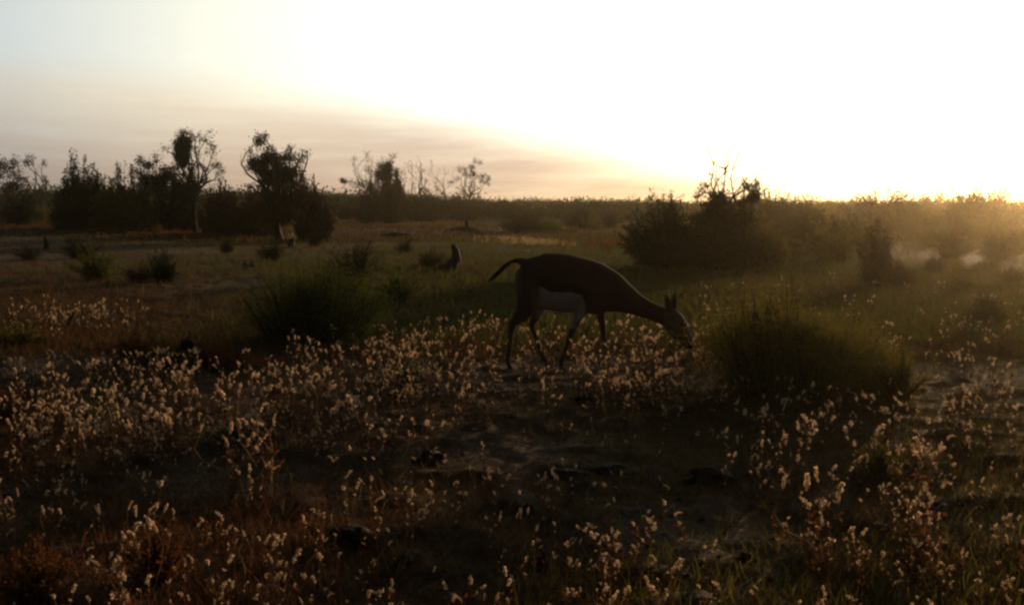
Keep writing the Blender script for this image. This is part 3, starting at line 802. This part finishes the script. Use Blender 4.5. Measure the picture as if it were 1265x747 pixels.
def stump(name, label, px, py, pts_px, r0, seed, cat='stump'):
    rg = rg_of(seed); b_ = at(px, py); s = px_scale(b_)
    root = empty(name, b_); tag(root, label, cat)
    g = Geo()
    for line in pts_px:
        P_ = np.array([((x - px) * s, (k - 1) * .02, (py - y) * s) for k, (x, y, _) in enumerate(line)])
        u = np.linspace(0, len(P_) - 1, 3 * len(P_)); PI = np.stack([np.interp(u, range(len(P_)), P_[:, c]) for c in range(3)], 1)
        Rr = np.interp(u, range(len(P_)), [q[2] * s for q in line]) * rg.uniform(.85, 1.15, len(u))
        PI += rg.normal(size=PI.shape) * .25 * s
        g.tube(PI, Rr, 8)
    link('trunk', g.mesh('trunk', True), M['deadwood'], root)
    g = Geo()
    for k in range(6):
        x, y, r = pts_px[0][-1]; e = np.array([(x - px) * s, 0, (py - y) * s]); limb(g, rg, e, e + rg.normal(size=3) * 1.5 * s + np.array([0, 0, 2 * s]), 1.2 * s, .3 * s, .1, 4, 4)
    link('splinters', g.mesh('splinters'), M['deadwood'], root)


stump('dead_stump', 'black broken stump leaning on a fallen root, behind the antelope tail', 556, 335,
      [[(545, 336, 6), (556, 330, 7), (564, 320, 6), (563, 311, 4.6), (559, 303, 3.2)], [(563, 328, 5), (554, 332, 6.5), (545, 334, 6), (528, 337, 2)], [(566, 336, 3), (578, 335, 2.5), (590, 337, 1.2)]], 5, 501)
stump('dead_stump', 'small far stump on a log above the leaning one', 574, 286,
      [[(577, 288, 3.4), (577, 281, 3), (577, 274, 2.2)], [(556, 285, 2), (568, 284, 3.6), (582, 284, 3.6), (592, 286, 2)]], 5, 502)
stump('dead_stump', 'short dark stump on the plain at the far left', 57, 308, [[(57, 311, 4.5), (58, 303, 3.6), (56, 295, 1.8)]], 5, 503)
stump('dead_stump', 'short dark stump below the forked tree', 360, 306, [[(360, 309, 4.2), (360, 302, 3.6), (361, 296, 2.4)]], 5, 504)
stump('fallen_log', 'low black log lying on the grey mound', 495, 293, [[(470, 290, 1.5), (485, 290, 3.2), (500, 291, 3.4), (514, 293, 1.5)]], 5, 505, 'log')
stump('broken_stick', 'slanting dark stick among the far left seed heads', 84, 404, [[(78, 408, 2.4), (86, 395, 2.1), (93, 382, 1.5)]], 5, 506, 'stick')

# ------------------------------------------------------------------ the antelope
G0 = at(660, 456)
SG = G0.y / F_PX / math.cos(PITCH) * 1.004


def gp(px, py, y=0.0): return np.array([(px - 660) * SG, y, (456.5 - py) * SG])


def loft(st, n=20, sub=4):
    """st: (px, py, half height px, half width px, y offset m); sections stay square to the path in the side plane"""
    st = np.array([s_ if len(s_) == 5 else (*s_, 0.0) for s_ in st], float)
    k = len(st); u = np.linspace(0, k - 1, (k - 1) * sub + 1)
    def cr(c):
        out_ = []
        for t_ in u:
            i = min(int(t_), k - 2); f_ = t_ - i
            p0, p1, p2, p3 = c[max(i - 1, 0)], c[i], c[i + 1], c[min(i + 2, k - 1)]
            out_.append(.5 * (2 * p1 + (p2 - p0) * f_ + (2 * p0 - 5 * p1 + 4 * p2 - p3) * f_ ** 2 + (3 * p1 - p0 - 3 * p2 + p3) * f_ ** 3))
        return np.array(out_)
    Q = np.stack([cr(st[:, i]) for i in range(5)], 1)
    P_ = np.stack([(Q[:, 0] - 660) * SG, Q[:, 4], (456.5 - Q[:, 1]) * SG], 1)
    T_ = np.gradient(P_, axis=0); T_ /= np.linalg.norm(T_, axis=1)[:, None]
    N_ = np.stack([-T_[:, 2], np.zeros(len(T_)), T_[:, 0]], 1); N_ /= np.linalg.norm(N_, axis=1)[:, None]
    B_ = np.cross(T_, N_)
    a = np.arange(n) / n * 2 * np.pi
    V = P_[:, None] + (np.maximum(Q[:, 2], .6) * SG)[:, None, None] * np.cos(a)[None, :, None] * N_[:, None] + (np.maximum(Q[:, 3], .6) * SG)[:, None, None] * np.sin(a)[None, :, None] * B_[:, None]
    V = V.reshape(-1, 3); m_ = len(P_)
    F = [(i * n + j, i * n + (j + 1) % n, (i + 1) * n + (j + 1) % n, (i + 1) * n + j) for i in range(m_ - 1) for j in range(n)]
    V = np.vstack([V, P_[0] - T_[0] * .3 * Q[0, 2] * SG, P_[-1] + T_[-1] * .3 * Q[-1, 2] * SG])
    c1, c2 = len(V) - 2, len(V) - 1
    F3 = [(c1, (j + 1) % n, j) for j in range(n)] + [(c2, (m_ - 1) * n + j, (m_ - 1) * n + (j + 1) % n) for j in range(n)]
    return V, F, F3


gb = Geo()
def addloft(st, n=20):
    V, F, F3 = loft(st, n); base_n = gb.n
    gb.V.append(V); gb.F4.append(np.array(F) + base_n); gb.F3.append(np.array(F3) + base_n); gb.n += len(V)

# trunk and neck
addloft([(639, 338, 10, 8), (644, 340, 22, 15), (652, 343, 28, 20), (664, 346.5, 33.5, 22), (684, 348, 35.5, 25), (706, 351, 35.5, 25), (724, 353, 33, 22), (740, 357.5, 31, 18), (754, 361, 26, 14.5),
         (768, 367, 19.5, 12), (784, 375, 14, 9.5), (800, 382, 11.3, 8), (814, 387.5, 10.8, 7.5), (825, 392, 11.5, 7.5)])
# head
addloft([(820, 389, 9, 6.5), (827, 392, 12.3, 8.5), (834, 398, 12.3, 9), (840, 405, 10.6, 8), (845, 413, 8.2, 6.2), (849.5, 420, 6.6, 5), (853, 425.5, 5.2, 4.4), (854.5, 428.5, 3.4, 3.2)])
addloft([(826, 398, 8, 5), (833, 407, 8.5, 5.5), (840, 416, 6.5, 4.6), (847, 424, 4.8, 4), (850.5, 428, 3, 3)])     # jaw
# near legs (camera side, y negative) and far legs
nh, fh, nf, ff = -.052, .055, -.05, .05
addloft([(654, 336, 16, 9, nh * .7), (654, 350, 17, 10.5, nh), (653, 364, 16, 10, nh), (650, 377, 13, 8.5, nh), (643.5, 388, 9, 6, nh), (635, 397, 5.6, 4.2, nh), (631.5, 404, 4.4, 3.6, nh), (630.5, 412, 3.3, 2.8, nh),
         (630, 424, 2.7, 2.4, nh), (628.5, 437, 2.7, 2.4, nh), (627, 444, 3.3, 2.8, nh), (628.5, 449, 2.8, 2.5, nh), (630, 453, 3.2, 2.7, nh), (631, 457, 3.2, 2.7, nh)], 14)
addloft([(654, 338, 16, 9, fh * .7), (659, 352, 16, 10, fh), (664, 366, 13, 9, fh), (666, 379, 9.5, 6.5, fh), (663, 389, 6.5, 4.8, fh), (658.5, 398, 4.8, 4, fh), (657, 404, 4.1, 3.5, fh), (660, 413, 3.1, 2.7, fh),
         (665, 426, 2.6, 2.3, fh), (669, 437, 2.7, 2.3, fh), (671, 443, 3.2, 2.7, fh), (674, 447, 2.8, 2.5, fh), (676, 451, 3.1, 2.7, fh), (677, 454, 3, 2.6, fh)], 14)
addloft([(734, 346, 17, 8, nf * .6), (729, 360, 14.5, 9, nf), (722, 373, 10.5, 7.5, nf), (716, 384, 7.4, 5.4, nf), (711.5, 394, 5.2, 4.2, nf), (707.5, 404, 4.4, 3.8, nf), (705, 411, 4.2, 3.7, nf), (701.5, 420, 3, 2.7, nf),
         (697, 433, 2.6, 2.3, nf), (693.5, 443, 3.2, 2.7, nf), (693, 448, 2.8, 2.5, nf), (693.5, 453, 3.1, 2.7, nf), (694, 457, 3.1, 2.7, nf)], 14)
addloft([(742, 352, 15, 8, ff * .6), (742, 366, 12, 8.5, ff), (741.5, 378, 8.5, 6.5, ff), (742, 389, 5.8, 4.6, ff), (744, 400, 4.4, 3.8, ff), (745.5, 408, 4, 3.6, ff), (747, 418, 2.9, 2.6, ff), (749, 431, 2.6, 2.3, ff),
         (750, 440, 3.1, 2.7, ff), (752, 445, 2.8, 2.5, ff), (753.5, 450, 3.1, 2.7, ff), (754, 453, 3, 2.6, ff)], 14)
# tail
addloft([(656, 328, 6, 6), (647, 324.5, 5.5, 5.5), (641, 322.8, 4.2, 3.8), (636, 322.5, 2.8, 2.6), (631, 323.5, 1.9, 1.9), (624, 328, 2.4, 2.1), (617, 335, 3.1, 2.4), (610.5, 341.5, 2.6, 2.0), (605, 346.5, 1.2, 1)], 10)
# ears: cupped leaf shapes with thickness
def ear(bx, by, tx, ty, wd, y0, y1):
    st = []
    for u, w_ in ((0, .35), (.2, .8), (.45, 1.0), (.7, .85), (.9, .4), (1, .12)):
        st.append((bx + (tx - bx) * u, by + (ty - by) * u, wd * w_, max(.9, 1.5 * w_), y0 + (y1 - y0) * u))
    addloft(st, 12)
ear(826.5, 386, 819.5, 361.5, 4.4, -.022, -.052)
ear(831.5, 386, 833, 361, 4.2, .018, .045)
tmp = bpy.data.objects.new('tmp', gb.mesh('tmp')); COL.objects.link(tmp)
md = tmp.modifiers.new('r', 'REMESH'); md.mode = 'VOXEL'; md.voxel_size = .0046; md.use_smooth_shade = True
md2 = tmp.modifiers.new('s', 'SMOOTH'); md2.factor = .5; md2.iterations = 3
dg = bpy.context.evaluated_depsgraph_get(); dg.update()
bme = bpy.data.meshes.new_from_object(tmp.evaluated_get(dg)); bme.name = 'antelope'
bpy.data.objects.remove(tmp)
n = len(bme.vertices); co = np.empty(n * 3, np.float32); bme.vertices.foreach_get('co', co); co = co.reshape(-1, 3)
PX = 660 + co[:, 0] / SG; PY = 456.5 - co[:, 2] / SG; YY = co[:, 1]
coat = np.array([.060, .030, .022]); dark = np.array([.022, .010, .009]); white = np.array([.31, .265, .245]); tan = np.array([.085, .052, .034]); blk = np.array([.008, .007, .006]); grey = np.array([.10, .085, .075])
colr = np.tile(coat, (n, 1))
def blend(mask, c):
    global colr
    mk = np.clip(mask, 0, 1)[:, None]; colr = colr * (1 - mk) + c * mk
nzv = (vnoise(PX / 3, PY / 3 + YY * 200, 8) - .5) * 2
line = np.interp(PX, [640, 655, 664, 680, 706, 716, 726], [352, 352, 351, 358, 358.5, 362, 378]) + nzv * .7
torso = (PX > 655) & (PX < 726) & (PY < 395)
blend(((PY - (line - 13)) / 7) * (PY < line + 1) * ((PX > 660) & (PX < 730)), dark)
blend(np.where(torso, (PY - line) / 2.0, 0), white)
blend(np.where((PX < 668) & (PY > 342) & (PY < 395), np.clip((664 - PX + (YY < -.02) * 4) / 6, 0, 1) * np.clip((PY - 338) / 10, 0, 1), 0) * .9, tan * .85)
blend(np.where((PX > 710) & (PY > 362) & (PX < 770), (PX - 716) / 6 * np.clip((PY - 330) / 10, 0, 1), 0) * .8, coat * .9)
blend(((PY - 388) / 12) * (PX < 780), tan * .75)
blend(np.where((PX > 700) & (PX < 716) & (PY > 366) & (PY < 404) & (YY < 0), (714 - PX + (392 - PY) * .25) / 5, 0), white * .8)   # pale back edge of the foreleg
blend(np.clip((645 - PX + nzv) / 4, 0, 1) * np.clip((PY - 326) / 5, 0, 1) * np.clip((372 - PY) / 16, 0, 1) * .7, white * .28)       # rump patch
blend(np.clip((638 - PX) / 2.5, 0, 1) * (PY < 321.5 + np.clip(637 - PX, 0, 99) * 1.0 + 5), blk)                            # tail
blend(np.where((PX > 818) & (PY > 384), 1, 0) * .5, grey)
blend(np.where((PX > 816) & (PX < 830) & (PY > 404), (PY - 404) / 4, 0), white * .55)
blend(np.where((PX > 849) & (PY > 420), (PX - 849) / 3, 0), dark)
blend(np.where((PX > 815) & (PX < 838) & (PY < 380), (381 - PY) / 6, 0) * .6, coat * .7)
ca = bme.color_attributes.new('coat', 'FLOAT_COLOR', 'POINT'); ca.data.foreach_set('color', np.hstack([colr, np.ones((n, 1))]).astype(np.float32).ravel())
m, t, out = mat_new('short_coat')
at_ = t.new('ShaderNodeAttribute', attribute_name='coat'); tcd = t.new('ShaderNodeTexCoord')
mpn = t.new('ShaderNodeMapping'); mpn.inputs['Scale'].default_value = (60, 200, 200); t.l.new(tcd.outputs['Object'], mpn.inputs[0])
hn = t.noise(mpn.outputs[0], 1.6, 3); ln = t.noise(tcd.outputs['Object'], 14, 3)
c = t.vadd(at_.outputs['Color'], t.mix(t.m('ADD', t.m('MULTIPLY', hn, .5), t.m('MULTIPLY', ln, .5)), (.65, .65, .65, 1), (1.35, 1.32, 1.28, 1)), 'MULTIPLY')
p = t.new('ShaderNodeBsdfPrincipled'); t.put(p.inputs['Base Color'], c); p.inputs['Roughness'].default_value = .9; p.inputs['Specular IOR Level'].default_value = .06
p.inputs['Sheen Weight'].default_value = 0; p.inputs['Sheen Roughness'].default_value = .4; p.inputs['Sheen Tint'].default_value = (.9, .7, .5, 1)
b = t.new('ShaderNodeBump'); b.inputs['Strength'].default_value = .35; b.inputs['Distance'].default_value = .004; t.l.new(hn, b.inputs['Height']); t.l.new(b.outputs[0], p.inputs['Normal'])
t.l.new(p.outputs[0], out.inputs[0]); M['coat'] = m
bme.materials.clear()
ant = link('antelope', bme, M['coat'], None, G0); bme.polygons.foreach_set('use_smooth', np.ones(len(bme.polygons), bool))
tag(ant, 'slender brown antelope with white belly and black tail, grazing head down', 'antelope')
m, t, out = mat_new('wet_eye'); p = t.new('ShaderNodeBsdfPrincipled'); p.inputs['Base Color'].default_value = (.006, .004, .003, 1); p.inputs['Roughness'].default_value = .12; t.l.new(p.outputs[0], out.inputs[0]); M['eye'] = m
def small_lump(name, c, r, mat, parent=ant, seed=1, amp=.02):
    me_ = lump_mesh(rg_of(seed), *r, 16, 10, amp); o_ = link(name, me_, M[mat], parent); o_.location = c; return o_
small_lump('eye', gp(842, 398.5, -.034), (.0125, .007, .0115), 'eye')
small_lump('eye', gp(842, 398.5, .034), (.0125, .007, .0115), 'eye')
small_lump('nose', gp(855, 427, 0), (.012, .014, .010), 'eye')
for x_, y_, yo in ((631.5, 456, nh), (677.5, 454, fh), (694.5, 456, nf), (754.5, 453, ff)):
    small_lump('hoof', gp(x_ + .8, y_, yo), (.021, .013, .013), 'deadwood', seed=3, amp=.05)
g = Geo(); rg = rg_of(88); C = []
for k in range(260):
    u = rg.uniform(0, 1); c = gp(632 - 27 * u, 324 + 22 * u + (u * (1 - u)) * -6, 0) + rg.normal(size=3) * .006
    e = c + np.array([-.02, rg.normal() * .006, -.022]) * rg.uniform(.6, 1.3); sd = np.array([.0006, .0008, -.0006])
    g.add([c - sd, c + sd, e], [(0, 1, 2)])
link('tail_hair', g.mesh('tail_hair'), M['clod'], ant)
